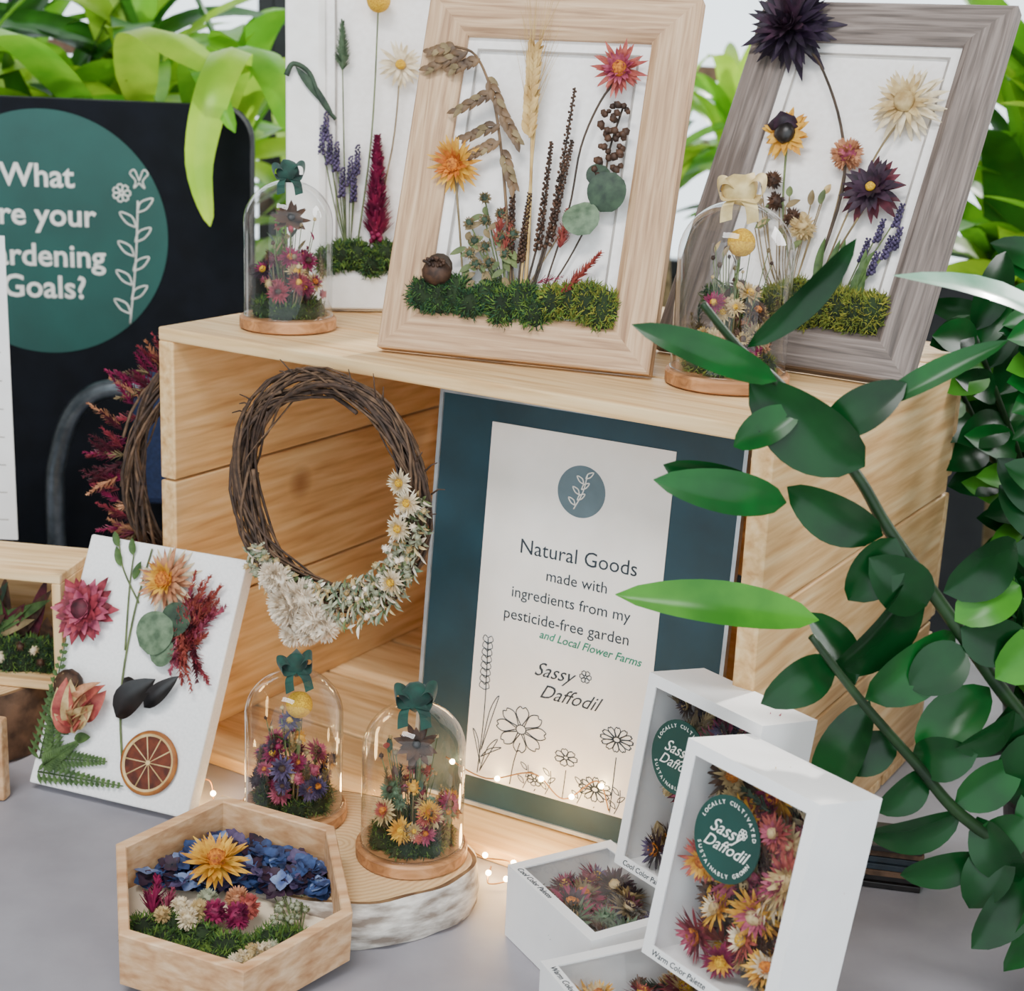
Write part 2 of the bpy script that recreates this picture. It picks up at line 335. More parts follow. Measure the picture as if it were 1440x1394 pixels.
def oak(mb):
    frame_base(mb,214,282,20,OX,OY)
    fs(mb,[(42,140,14),(52,95,11),(62,48,9)]); straw(mb,(42,145,16),(-.1,-0.3,1),20,YEL,ORG,ORC)
    arc=[(102,40,8),(90,100,12),(78,155,16),(64,200,18),(46,230,18),(28,236,18)]; fs(mb,arc,OAT,1.2)
    for (x,y,dx,dy) in [(40,233,-28,-14),(50,228,-20,-10),(58,214,16,-26),(66,203,-26,-16),(72,188,17,-22),(74,178,-24,-12),(79,158,12,-26),(76,165,-20,-12),(30,237,-20,-6)]:
        b=V((x,y,17))
        for q in range(10):
            f=q/9; c=b+V((dx*f,dy*f,1+U(-1,1))); sd=-1 if q%2 else 1; pp=V((-dy,dx,0)).normalized()*sd
            leaf(mb,c,c+V((dx,dy,0))*.36+pp*5*(1-.4*f),4.8,random.choice([OAT,OAT,OAT,STEM]),(0,0,1),.1,nl=4)
    fs(mb,[(110,50,8),(106,110,12),(98,185,17)],WHEAT,1.4); fs(mb,[(106,50,8),(104,120,14),(100,200,17)],WHEAT,1.0)
    for i in range(40):
        u=i/40; c=V((98-5*u,168+68*u,18)); sd=(-1)**i
        leaf(mb,c,c+V((sd*6,11,U(0,6))),5.0,WHEAT,(0,0,1),.15,nl=4)
        tube(mb,[c+V((sd*2,8,2)),c+V((sd*U(2,18),U(40,70),U(2,12)))],.3,.1,WHEAT,3)
    for a,b,c in [((127,210),(124,103),(113,42)),((115,168),(116,100),(108,42)),((89,141),(95,95),(101,42)),((104,128),(104,90),(104,42)),((131,170),(124,110),(112,42))]:
        fs(mb,[(c[0],c[1],8),(b[0],b[1],12),(a[0],a[1],14)],STEMD,.9); p0=V((b[0],b[1]-15,12));p1=V((a[0],a[1],14)); spike(mb,p0,p1,4.6,BRN,90,.5,sz=2.3)
    fs(mb,[(160,220,14),(148,200,14),(138,165,13),(135,115,11),(122,45,8)],STEMD,.9); straw(mb,(160,225,17),(.1,-.2,1),19,COR,PNK,ORC)
    fs(mb,[(166,200,12),(160,165,12),(158,130,12),(140,80,9),(120,42,8)],STEMD,.8)
    for i in range(46): blob(mb,(162+U(-10,10),168+U(-25,30),13+U(0,6)),U(2.2,3.6),BRN,1,.3)
    for (x,y,r,m) in [(165,131,15,EUD),(148,109,14,EUC),(156,143,9,EUD)]:
        a=U(0,6.28); d=V((math.cos(a),math.sin(a),.1))*r; leaf(mb,V((x,y,17))-d,V((x,y,19))+d,2*r,m,(0.1,0.2,1),.08,.05,'round',10)
    for (x,y) in [(69,121),(60,101),(87,92),(75,84),(66,88),(92,80),(80,72),(72,104),(64,78),(84,110),(70,70),(96,95)]:
        fs(mb,[(x,y,14),((x+95)/2,y*.55+18,11),(98,42,8)],STEMG,.6); globe(mb,(x,y,14),5.5,STEM,EUD,60)
        for q in range(3): leaf(mb,(x,y-6-q*6,12),(x+U(-12,12),y-14-q*6,16),5,random.choice([STEMG,STEM]))
    for (x,y) in [(84,102),(134,104),(92,92)]: fs(mb,[(x,y,12),(105,44,8)],STEM,.6); feather(mb,(x-1,y-16,12),(x+1,y+12,14),9,COR,140)
    feather(mb,(138,50,14),(166,86,16),10,COR,190); feather(mb,(120,60,14),(140,66,16),6,PNK,60)
    blob(mb,(42,60,20),(12,10,10),BRN,2,.08); lathe(mb,[(0,3),(10,2.5),(11.5,0),(10,-2)],STEMD,14,(42,64,18))
    for i in range(40): d=i*2.4; blob(mb,(42+9*math.cos(d)*R()**.5,66+3*math.sin(d),28+U(-3,2)),1.6,BRN,1)
    el=[(32+i*12.8,44+U(-5,8)+(-3 if i>4 else 0),10,U(11,15),U(11,18),U(11,15)) for i in range(12)]
    moss(mb,el[:4],MOSS[:1]+MOSS[2:],1.1); moss(mb,el[4:8],MOSS,1.1); moss(mb,el[8:],MOSSY+MOSS[1:2],1.1)
simple("oak_picture_frame",oak,frame_M(-.108,1.199,-17.9,20))
def whitef(mb):
    frame_base(mb,230,320,14,WHT,WHT)
    fs(mb,[(60,45,8),(74,150,13),(80,262,16)],STEMG); blob(mb,(80,268,18),10.5,CRA,3,.04)
    fs(mb,[(70,45,8),(92,140,13),(99,208,14)]); daisy(mb,(99,213,16),(0,0,1),19,WHP,CRA)
    fs(mb,[(52,40,8),(50,150,10),(49,215,11)],STEMG,.7); feather(mb,(49,208,11),(49,250,12),10,EUC,500)
    tube(mb,smooth([(43,165,12),(30,180,16),(20,203,18),(6,210,20),(0,200,18)],5),1.8,2.6,EUD,5); leaf(mb,(8,208,18),(40,170,16),8,EUD)
    for (x,y) in [(34,160),(37,140),(43,134),(55,122),(61,132),(48,112),(30,148),(58,108)]:
        fs(mb,[(x,y,12),((x+54)/2,y*.6,10),(54,45,8)],STEMG,.6); spike(mb,(x,y-14,12),(x+1,y+12,13),4.4,LAV,34,.3,sz=2.6)
    feather(mb,(78,60,12),(79,150,14),17,MAG,1100); spike(mb,(78,60,12),(79,146,14),8,MAG,110,.8,sz=4)
    fs(mb,[(78,70,12),(80,45,10)],MAG)
    moss(mb,[(34+i*13,42+U(-3,7),9,12,14,13) for i in range(6)],MOSS,1.1)
simple("white_picture_frame",whitef,frame_M(-.203,1.372,10,14))
def greyf(mb):
    frame_base(mb,210,312,31,GX,GY)
    fs(mb,[(112,60,8),(117,146,14),(101,200,18),(69,251,20),(45,270,18)],STEMD,1.3); dahlia(mb,(37,281,24),(-.1,-.1,1),36,DPR,PRP)
    fs(mb,[(148,215,14),(135,180,13),(125,120,12),(118,60,8)],STEM); flower(mb,(148,222,18),(0,-.2,1),27,[(22,1,-12,-25,WHP),(20,.95,4,-12,WHP),(18,.7,25,15,CRM)],.2,CRM,.32)
    fs(mb,[(59,185,14),(75,120,12),(105,55,8)],STEMG); flower(mb,(59,189,18),(-.1,-.2,1),20,[(13,1,0,-15,YEL),(13,.85,15,0,YEL)],.34,DRK,.45); blob(mb,(55,197,22),(12,8,7),PRP,2,.5)
    fs(mb,[(113,176,14),(116,120,12),(112,55,8)],STEM); globe(mb,(113,176,17),13,PCH,PNK,220)
    fs(mb,[(142,145,14),(128,100,12),(115,55,8)],STEM); flower(mb,(142,148,18),(0,-.1,1),25,[(18,1,0,-25,BURG),(18,.85,20,0,PRP),(14,.6,40,40,PRP)],.28,CRA,.16)
    for (x,y) in [(166,131),(155,117),(165,104),(158,90),(148,100),(170,112)]:
        fs(mb,[(x,y,12),((x+135)/2,y*.65,10),(135,50,8)],STEMG,.6); spike(mb,(x,y-9,12),(x+1,y+10,13),3.8,LAV,26,.3,sz=2.5)
    for i in range(18):
        x=U(48,105);y=U(85,150); fs(mb,[(x,y,12),((x+100)/2,y*.6,10),(100,50,8)],STEM,.5); leaf(mb,(x,y,12),(x+U(-12,12),y+U(4,14),14),6,random.choice([STEMG,CRM,STEM]))
    for (x,y) in [(58,150),(84,120),(66,132)]: globe(mb,(x,y,15),8,BRN,BRN,80)
    for i in range(5): x=120+i*9; leaf(mb,(x,60,10),(x+U(-14,14),100+U(-8,14),16),7,FERN,(0,0,1),.1)
    globe(mb,(95,112,15),11,CRM,CRM,120)
    moss(mb,[(90+i*13,49+U(-5,10),10,13,18,13) for i in range(7)],MOSSY,1.1); moss(mb,[(40+i*14,46,9,12,13,10) for i in range(4)],MOSS,1)
simple("grey_picture_frame",greyf,frame_M(.107,1.246,-33,30.5))
# ------------------------------------------------------------ framed sign in the crate
TEAL=mat("teal_mat",'#143a46','#102f38',.5,scale=20); PAPER=mat("sign_paper",'#eeeae4','#e7e3dc',.7,scale=30); INK=mat("ink",'#23303a','#1b252d',.6); INKG=mat("green_ink",'#1f8a6a','#177055',.6); LOGO=mat("logo_grey",'#5d7078','#54666d',.6); PW=mat("print_white",'#f1efe8','#e6e4dc',.6)
SILV=mat("sign_edge",'#b7bcc0','#9ba1a6',.35,metal=.5)
def sign(mb):
    box(mb,0,253,0,330,0,5,TEAL,.8); rim(mb,-2,255,-2+2,332,[(0,0),(0,7),(3,7),(3,0)],SILV,SILV)
    box(mb,46,200,24,312,5,5.8,PAPER,0); z=6.0
    disc(mb,127,270,5.8,20,LOGO); 
    lineplant(mb,122,256,131,284,6.4,PW,.5,6,6)
    text(mb,"Natural Goods",16.5,129,219,z,INK); text(mb,"made with",12.5,130,200,z,INK); text(mb,"ingredients from my",12.5,126,182,z,INK); text(mb,"pesticide-free garden",12.8,124,164,z,INK)
    text(mb,"and Local Flower Farms",9,146,151,z,INKG,sh=.25,bold=.12,rot=-.05)
    text(mb,"Sassy",16,117,125,z,INK,sh=.5); text(mb,"Daffodil",16,132,108,z,INK,sh=.5); lineflower(mb,145,128,z,5,INK,6,.35)
    line(mb,[(58,28,z),(60,80,z),(58,140,z)],INK,.45)
    for i in range(8):
        for sd in (-1,1): line(mb,[(58,98+i*5.5,z),(58+sd*4.5,100+i*5.5,z),(58+sd*3,104+i*5.5,z),(58,102+i*5.5,z)],INK,.35,3)
    for i,(dx,dy) in enumerate([(14,30),(-9,28),(18,12),(12,48)]): line(mb,[(60,30+i*6,z),(60+dx*.6,30+i*6+dy*.6,z),(60+dx,30+i*6+dy,z),(60+dx*.4,30+i*6+dy*.7,z),(60,30+i*6,z)],INK,.4,4)
    line(mb,[(88,26,z),(90,45,z),(94,62,z)],INK); lineflower(mb,94,73,z,22,INK,8,.45,.85)
    for (x,y,r) in [(135,60,10),(176,85,14),(162,41,14),(110,35,7)]: line(mb,[(x,26,z),(x+1,y-r,z)],INK,.4); lineflower(mb,x,y,z,r,INK,7 if r<12 else 12,.4,.7)
    for x in (100,120,148,180): lineplant(mb,x,26,x+3,46,z,INK,.35,3,6)
simple("framed_sign",sign,panelM(-.068,1.195,.0135,-28.4,5))
# ------------------------------------------------------------ wreaths
TWIG=[mat("twig_a",'#4c372a','#2b1e16',.8,scale=150),mat("twig_b",'#694f3a','#422f20',.8,scale=150)]
def ringtwigs(mb,Rr,r,k):
    for i in range(k):
        a0=U(0,6.28); ph=U(0,6.28); rr=r*math.sqrt(R()); tw=U(1,3)*random.choice((-1,1)); ln=U(2.5,6.3); pts=[]; wv=U(0,6.28)
        for j in range(26):
            a=a0+ln*j/25; b=ph+tw*a; q=rr*(1+.3*math.sin(3*a+wv)); pts.append(((Rr+q*math.cos(b))*math.cos(a),(Rr+q*math.cos(b))*math.sin(a),q*math.sin(b)*.8))
        tube(mb,pts,U(.8,1.9),U(.5,1.1),random.choice(TWIG),5)
FLUF=mat("pampas",'#efe2cf','#cdb89c',.9,scale=200); SAGE=mat("sage",'#a3a58a','#7c7f66',.8,scale=200)
def wreath1(mb):
    Rr=84; ringtwigs(mb,Rr,12,60)
    for i in range(12):
        a=U(0,3.3); rr=Rr+U(6,12); p=V((rr*math.cos(a),rr*math.sin(a),U(-4,8))); q=V((math.cos(a+.5),math.sin(a+.5),U(-.2,.3)))*U(8,18); tube(mb,[p,p+q*.5,p+q+V((0,U(-4,4),0))],.8,.4,TWIG[0],4)
    for i in range(900):
        a=rad(U(-140,10)); w=1-abs((math.degrees(a)+65)/85)*.55; q=U(-20,18)*w; rr=Rr+q; c=V((rr*math.cos(a),rr*math.sin(a),U(4,18)*w)); d=V((math.cos(a)+U(-1,1),math.sin(a)+U(-1,1),U(0,.8))).normalized()
        leaf(mb,c,c+d*U(6,12),U(1.8,3.0),random.choice([SAGE,SAGE,SAGE,CRM,STEMG,FLUF,EUC]),(0,0,1),.1,nl=4)
    for i in range(180): 
        a=rad(U(-135,5)); rr=Rr+U(-15,14); globe(mb,(rr*math.cos(a),rr*math.sin(a),U(10,18)),U(2,3.8),random.choice([SAGE,SAGE,CRM,FLUF]),None,18)
    for (a,r,s) in [(-100,90,20),(-84,94,15),(-115,82,13),(-96,104,14)]:
        a=rad(a); c=V((r*math.cos(a),r*math.sin(a),16))
        for k in range(4): globe(mb,c+V((U(-8,8),U(-8,8),U(0,5))),s*U(.6,.9),FLUF,FLUF,260)
    for (a,r) in [(8,88),(-6,80),(-34,90),(18,84)]: straw(mb,(r*math.cos(rad(a)),r*math.sin(rad(a)),18),(0,0,1),10,WHP,CRM,CRA)
simple("dried_flower_wreath",wreath1,panelM(-.139,1.150,.274,CA,0))
def wreath2(mb):
    Rr=92; ringtwigs(mb,Rr,12,46)
    for i in range(80):
        a=rad(U(-75,75)); c=V(((Rr+U(-4,10))*math.cos(a),(Rr+U(-4,10))*math.sin(a),U(4,16))); d=V((math.cos(a)*.5,math.sin(a)*.5+U(-.8,.8),.8)).normalized()
        feather(mb,c,c+d*U(18,32),8,random.choice([BURG,BURG,MAG,PCH,STEM,RED]),80)
simple("grapevine_wreath",wreath2,panelM(-.270,1.352,.245,-121.5,0))
# ------------------------------------------------------------ glass cloches
WOODB=wood("cloche_base_wood",'#cf9a6c','#b37e50','#885a36','X',sc=12)
def ribbon(mb,pts,w,side,m):
    pts=smooth(pts,5); s=V(side)*w/2; vs=[];fs_=[]
    for p in pts: vs+=[p-s,p+s]
    for i in range(len(pts)-1): a=2*i; fs_.append((a,a+1,a+3,a+2))
    mb.add(vs,fs_,m)
def bow(mb,z,m,big=1.0):
    tube(mb,[(0,0,z-4),(0,0,z+3)],5*big,4*big,m,10); b=big
    for sx,k in ((-1,.8),(1,1)):
        ribbon(mb,[(0,-3,z+2),(sx*7*b,-6,z+11*b*k),(sx*12*b,-5,z+10*b*k),(sx*11*b,-7,z+1),(sx*4*b,-6,z+1),(0,-4,z+2)],11*b,(0.2*sx,.9,.35),m)
        ribbon(mb,[(0,-5,z+2),(sx*6*b,-12,z-3*b),(sx*8*b*k,-17,z-12*b)],7*b,(.9,.1,.3),m)
    blob(mb,(0,-4,z+5),(9*b,7*b,9*b),m,2,.5)
def cloche(r,h,pal,bm=None,big=1.0,tall='anise',ym=MOSS):
    def f(mb):
        lathe(mb,[(0,0),(r*.98,0),(r+2,1.5),(r+2,9),(r+.5,10.5),(0,10.5)],WOODB,44,smoothf=False)
        R2=r-1.5; zc=h-R2*.95; prof=[(R2,10.6)]
        for i in range(1,6): prof.append((R2,10.6+(zc-10.6)*i/5))
        for i in range(1,13): a=math.pi/2*i/12; prof.append((max(R2*math.cos(a),.3),zc+R2*.95*math.sin(a)))
        lathe(mb,prof,GLS,48); lathe(mb,[(R2-1.3,10.8),(R2-1.3,12),(R2+.6,12),(R2+.6,10.8)],GLS,48)
        bow(mb,h+2,bm or VEL,big)
        moss(mb,[(r*.5*math.cos(i*.9),r*.5*math.sin(i*.9),15,r*.34,r*.34,9) for i in range(7)]+[(0,0,17,r*.5,r*.5,10)],ym,.9,4.5)
        for i in range(58):
            a=U(0,6.28);q=r*.78*math.sqrt(R()); x,y=q*math.cos(a),q*math.sin(a); z=23+ (1-q/r)*h*.5*R()+U(0,10); c=(x,y,z); n=(x*.03,y*.03-.45,.7); k=R(); m=random.choice(pal)
            fs(mb,[(x*.5,y*.5,14),(x*.9,y*.9,z*.6+6),c],STEM,.6)
            if k<.45: straw(mb,c,n,U(6,10),m,random.choice([m,m,pal[1]]),random.choice([ORC,CRA,BRN]))
            elif k<.7: globe(mb,c,U(4.5,7),m,m,60)
            else: feather(mb,(x,y,z-8),(x*1.05,y*1.05,z+9),6,random.choice([m,STEM,EUD]),60)
        for i in range(26):
            a=U(0,6.28);q=r*.62*R(); x,y=q*math.cos(a),q*math.sin(a); z=h*U(.42,.78); fs(mb,[(x*.3,y*.3,14),(x,y,z)],STEMG,.45)
            if R()<.6: globe(mb,(x,y,z),U(1.8,3.6),random.choice([CRM,STEM,pal[0],BRN]),None,16)
            else: leaf(mb,(x,y,z-4),(x+U(-7,7),y+U(-7,7),z+U(2,9)),5,random.choice([EUD,BRN,STEM,pal[1]]),nl=4)
        if tall=='anise':
            fs(mb,[(0,0,14),(2,0,h*.72)],STEMD,.9)
            flower(mb,(2,-4,h*.74),(0,-.7,.6),16,[(8,1,8,12,BRN),(8,.8,20,30,BRN)],.36,DRK,.2)
        else:
            fs(mb,[(0,0,14),(3,-2,h*.76)],STEMG,.9); blob(mb,(3,-4,h*.78),10,CRA,3,.04)
            leaf(mb,(-2,-3,h*.5),(-16,-8,h*.6),9,FERN)
    return f
simple("glass_cloche",cloche(37.5,120,[RED,MAG,CRM,BURG,PNK,PRP]),upM(-.190,1.291,H+.0008,10))
simple("glass_cloche",cloche(43,132,[BRN,CRM,BRN,PCH,STEM,MAG],RAF,1.3,'ball',MOSSY+MOSS[1:2]),upM(.152,1.132,H+.0008,-10))
simple("glass_cloche",cloche(38,118,[MAG,LAV,PNK,YEL,PRP,CRM],VEL,1.0,'ball'),upM(-.155,1.088,.0365,20))
simple("glass_cloche",cloche(38.5,118,[PNK,COR,YEL,CRM,RED,EUC],VEL,1.15),upM(-.062,1.037,.0365,0))
# ------------------------------------------------------------ birch slice
def ringmat():
    m,nt,b=base("slice_rings"); N=nt.nodes;L=nt.links
    tc=N.new("ShaderNodeTexCoord"); w=N.new("ShaderNodeTexWave"); w.wave_type='RINGS'; w.rings_direction='Z'; w.inputs["Scale"].default_value=70; w.inputs["Distortion"].default_value=2.5; w.inputs["Detail"].default_value=3; w.inputs["Detail Scale"].default_value=2
    cr=N.new("ShaderNodeValToRGB"); cr.color_ramp.elements[0].color=hx('#d6ac7a'); cr.color_ramp.elements[1].color=hx('#e4c292'); cr.color_ramp.elements[0].position=.1;cr.color_ramp.elements[1].position=.7
    L.new(tc.outputs["Object"],w.inputs[0]);L.new(w.outputs[0],cr.inputs[0]);L.new(cr.outputs[0],b.inputs["Base Color"]); b.inputs["Roughness"].default_value=.6; return m
RING=ringmat(); BIRCH=mat("birch_bark",'#e9e2d8','#8e7f72',.85,scale=45,bump=.6,stretch=(1,1,3.5)); BARK=mat("brown_bark",'#6e5340','#3d2c20',.9,scale=60,bump=.8); BKR=mat("bark_rim",'#8a6a48','#5e432c',.9,scale=80)
def slice_(rx,ry,h,bark):
    def f(mb):
        wob=lambda a,z:(1+.035*math.sin(3*a+1)+.025*math.sin(5*a)+.012*math.sin(11*a+z)); mb.M=Matrix.Diagonal((1,ry/rx,1,1))
        lathe(mb,[(rx-4,0),(rx-1,3),(rx,h*.5),(rx-1,h-3),(rx-3,h-.5)],bark,80,wob=wob)
        lathe(mb,[(rx-3,h-.5),(rx-6,h)],BKR,80,wob=wob,smoothf=False)
        lathe(mb,[(rx-6,h),(rx*.5,h),(.1,h)],RING,80,wob=wob,smoothf=False)
        lathe(mb,[(.1,0),(rx-4,0)],RING,80,wob=wob,smoothf=False)
    return f
simple("birch_wood_slice",slice_(102,84,36,BIRCH),upM(-.117,1.048,.0004,-25))
# ------------------------------------------------------------ hexagon shadow box
HEXBK=mat("hex_backing",'#f0dfc6','#e6d2b4',.7,scale=20)
def hexbox(mb):
    Rr=86; d=44; t=7
    def hexr(r,z): return [(r*math.cos(rad(90+60*i)),r*math.sin(rad(90+60*i)),z) for i in range(6)]
    ri=Rr-t/math.cos(rad(30))
    rings=[hexr(Rr-1,0),hexr(Rr,1),hexr(Rr,d-1),hexr(Rr-1,d),hexr(ri+1,d),hexr(ri,d-1),hexr(ri,6)]
    for i in range(6):
        vs=[];ff=[]
        for rg in rings: vs+=[rg[i],rg[(i+1)%6]]
        for k in range(len(rings)-1): a=2*k; ff.append((a,a+1,a+3,a+2))
        mb.add(vs,ff,HW,False)
    mb.add(hexr(Rr-1,0),[(5,4,3,2,1,0)],HW,False); mb.add(hexr(ri,6),[(0,1,2,3,4,5)],HEXBK,False)
    for i in range(520):
        x=U(-58,66); y=U(4,70)
        if abs(x)*.577+abs(y)>ri-6: continue
        if y<22-(x+10)*.26: continue
        flower(mb,(x,y,U(9,24)),(U(-.5,.5),U(-.5,.5),1),U(5,9),[(4,1,10,25,random.choice([BLU,BLU,LBL,BLU,LAV,PRP]))],.95,None)
    straw(mb,(-8,32,30),(0,-.2,1),22,YEL,YEL,ORC)
    moss(mb,[(x,y,10,U(12,16),U(11,14),13) for (x,y) in [(-58,-10),(-46,-24),(-32,-38),(-16,-48),(0,-58),(14,-50),(28,-42),(-38,-8),(-22,-22),(-6,-34),(10,-40),(-52,-30),(34,-34),(24,-32)] if abs(x)*.577+abs(y)<ri-9],MOSS[:1]+MOSS[1:2],1.0,5)
    feather(mb,(-52,4,14),(-48,26,26),12,MAG,160); feather(mb,(-44,2,14),(-38,16,24),9,PNK,80)
    for (x,y,r,m) in [(-12,-10,9,MAG),(2,-16,10,MAG),(10,-8,9,COR),(-30,-14,8,WHP),(-16,2,8,SAGE),(-34,-2,7,WHP),(4,0,9,PCH),(-22,-6,7,CRM),(-46,-8,6,CRM)]: globe(mb,(x,y,24),r,m,m,150)
    for i in range(9): globe(mb,(10+U(-14,14),-50+U(-8,10),25),U(4,6),random.choice([WHP,SAGE,CRM]),None,70)
    for i in range(24): x=38+U(-12,12);y=U(-22,14); fs(mb,[(42,-30,8),(x,y,14)],STEMG,.5); globe(mb,(x,y,15),3.5,STEMG,SAGE,24)
    text(mb,"wildflower",7,40,-33,7,BURG,sh=.4,rot=.3)
Mh=Matrix.Translation((-.178,.955,.0))@Matrix.Rotation(rad(15),4,'Z')@Matrix.Rotation(rad(13),4,'X')
Mh.translation.z=.086*math.sin(rad(13))+.001
simple("hexagon_shadow_box",hexbox,Mh)
# ------------------------------------------------------------ canvas with pressed flowers
OFL=mat("orange_slice_flesh",'#6e3018','#43190c',.4,scale=120); ORI=mat("orange_rind",'#b9772e','#8a4e1e',.6); OPI=mat("orange_pith",'#dcc08c','#c2a069',.6)
def canvas(mb):
    box(mb,0,150,0,210,-16,0,CANV,1.5)
    def st(p,m=STEMG,r=.8): fs(mb,[(x,y,2) for x,y in p],m,r)
    st([(83,30),(66,85),(60,150),(62,206)],STEMG,1.0); st([(62,160),(40,185),(30,205)]); st([(60,120),(50,170),(46,200)])
    for (x,y,dx,dy) in [(37,187,-8,16),(46,198,-4,14),(30,203,-6,12),(52,178,4,16)]: leaf(mb,(x,y,2),(x+dx,y+dy,4),7,FERN)
    flower(mb,(16,146,6),(0,0,1),27,[(18,1,2,-5,RED),(18,.85,10,5,PNK),(16,.68,20,20,RED),(14,.5,35,50,PNK)],.4,BURG,.35)
    straw(mb,(86,182,8),(0,-.1,1),23,PCH,YEL,ORC); flower(mb,(86,182,5),(0,0,1),25,[(22,1,0,0,WHP)],.2)
    for i in range(30): b=V((110+U(-8,12),140+U(-14,14),5)); feather(mb,b,b+V((U(-4,28),U(10,48)*random.choice((1,1,-1)),2)),9,random.choice([PNK,PNK,RED,COR,COR,BURG]),90)
    for (x,y,r,m) in [(88,138,18,EUC),(104,152,14,EUD),(98,124,12,EUC)]: leaf(mb,(x-r*.7,y-r*.7,7),(x+r*.7,y+r*.7,9),2*r,m,(0,0,1),.05,.04,'round',10)
    leaf(mb,(68,66,4),(98,102,8),26,DRK,(0,0,1),.1,.2); leaf(mb,(92,78,5),(118,108,8),15,DRK,(.3,0,1),.1,.2); leaf(mb,(68,98,6),(88,86,8),12,DRK)
    cx,cy=107,36; lathe(mb,[(25,1),(26,3),(25,5),(23,5.2)],ORI,40,(cx,cy,0)); lathe(mb,[(23.2,5.2),(22,4.8),(21,4.4)],OPI,40,(cx,cy,0)); disc(mb,cx,cy,1,21.5,OFL,40,3)
    for i in range(10):
        a=i*.628; tube(mb,[(cx+1.5*math.cos(a),cy+1.5*math.sin(a),4.0),(cx+21*math.cos(a),cy+21*math.sin(a),4.0)],.4,.7,OPI,4)
    disc(mb,cx,cy,3.6,2.0,OPI,16,1.0)
    for i in range(30): c=V((34,52,5)); leaf(mb,c+V((U(-6,6),U(-6,6),0)),c+V((U(-20,26),U(4,40),U(2,18))),U(13,19),random.choice([PCH,PCH,CRM,COR]),(U(-.6,.6),U(-.6,.6),1),.2,.25)
    leaf(mb,(28,44,3),(16,54,5),9,FERN); leaf(mb,(34,42,3),(50,46,5),9,FERN)
    blob(mb,(20,84,9),(13,13,10),BRN,2,.06); 
    for i in range(10): a=i*.628; leaf(mb,(20,84,18),(20+9*math.cos(a),84+9*math.sin(a),16),4,STEM,nl=3)
    def fern(p0,p1,w):
        p0=V(p0);p1=V(p1);d=p1-p0;s=V((-d.y,d.x,0)).normalized(); tube(mb,[p0,p1],.8,.5,FERN,4)
        for i in range(16):
            u=i/16; L=w*(1-u*.8); 
            for sd in (-1,1):
                b=p0+d*u; t=b+s*sd*L+d.normalized()*L*.6; leaf(mb,b,t,3.6,FERN,nl=3); leaf(mb,(b+t)/2,(b+t)/2+d.normalized()*L*.5,3,FERN,nl=3)
    fern((6,20,2),(4,120,4),14); fern((20,18,2),(2,80,4),13); fern((10,22,3),(70,30,4),12); fern((8,10,3),(90,14,4),10); fern((12,16,4),(40,40,5),10)
simple("pressed_flower_canvas",canvas,panelM(-.386,1.183,.0075,-20.6,27))
# ------------------------------------------------------------ white flower gift boxes
STK=mat("sticker_green",'#1b4740','#153a34',.5,scale=20); BOXIN=mat("box_inside",'#7a6656','#5d4c40',.8)
def gift(W,Hh,D,pal,stick,label):
    def f(mb):
        r=8; T=1.2
        box(mb,0,W,0,Hh,0,T,CARD,0)
        for a in ((0,T,0,Hh),(W-T,W,0,Hh),(T,W-T,0,T),(T,W-T,Hh-T,Hh)): box(mb,a[0],a[1],a[2],a[3],T,D-T,CARD,0)
        rim(mb,0,W,0,Hh,[(0,D-T),(0,D),(r,D),(r,D-T)],CARD,CARD)
        z=D-T-.3; mb.add([(r-1,r-1,z),(W-r+1,r-1,z),(W-r+1,Hh-r+1,z),(r-1,Hh-r+1,z)],[(0,1,2,3)],FILM,False)
        box(mb,T+.5,W-T-.5,T+.5,Hh-T-.5,T,T+2,BOXIN,0)
        for i in range(110):
            x,y=U(14,W-14),U(14,Hh-14); z=U(8,D-14); m=random.choice(pal); n=(U(-.6,.6),U(-.6,.6),1); k=R()
            if k<.5: straw(mb,(x,y,min(z,D-18)),n,U(11,18),m,random.choice(pal),random.choice([ORC,CRA,CRM]))
            elif k<.6: globe(mb,(x,y,z),U(6,10),m,m,90)
            else:
                d=V((U(-1,1),U(-1,1),U(-.1,.1)))
                p=V((x,y,z)); q=p+d*26; q.x=min(max(q.x,10),W-10); q.y=min(max(q.y,10),Hh-10); feather(mb,p,q,8,random.choice([BRN,STEM,EUD,CRM,random.choice(pal)]),80)
        if stick:
            cx,cy,sr=stick; disc(mb,cx,cy,D-.9,sr,STK,48,1.0); z=D+.3
            text(mb,"Sassy",sr*.46,cx-2,cy+sr*.18,z,PW,sh=.5); text(mb,"Daffodil",sr*.42,cx,cy-sr*.2,z,PW,sh=.5); lineflower(mb,cx+sr*.45,cy+sr*.3,z,sr*.12,PW,6,.25)
            arctext(mb,"LOCALLY CULTIVATED",sr*.14,cx,cy,z,sr*.84,160,8.2,PW); arctext(mb,"SUSTAINABLY GROWN",sr*.14,cx,cy,z,sr*.84,205,8.2,PW,-1)
        text(mb,label,5.6,r,4.0,D+.2,INK,'LEFT',.25)
    return f
WARM=[COR,PNK,YEL,CRM,RED,MAG,BRN,WHP,PNK]; COOL=[MAG,PRP,CRM,BRN,LAV,EUC,BURG,STEM,PNK]
simple("flower_gift_box",gift(109,85,55,COOL,None,"Cool Color Palette"),upM(.008,.992,.0006,-60))
simple("flower_gift_box",gift(120,120,55,WARM,None,"Warm Color Palette"),upM(.030,.872,.0006,-65))
def standM(x,y,z,ang,lean,D):
    M=panelM(x,y,z,ang,lean); n=M.col[2].xyz; M.translation=V((x,y,z))-n*(D*.001); M.translation.z=z; return M
simple("flower_gift_box",gift(105,138,52,COOL,(40,92,25),"Cool Color Palette"),standM(.081,.985,.0566,-52,9,52))
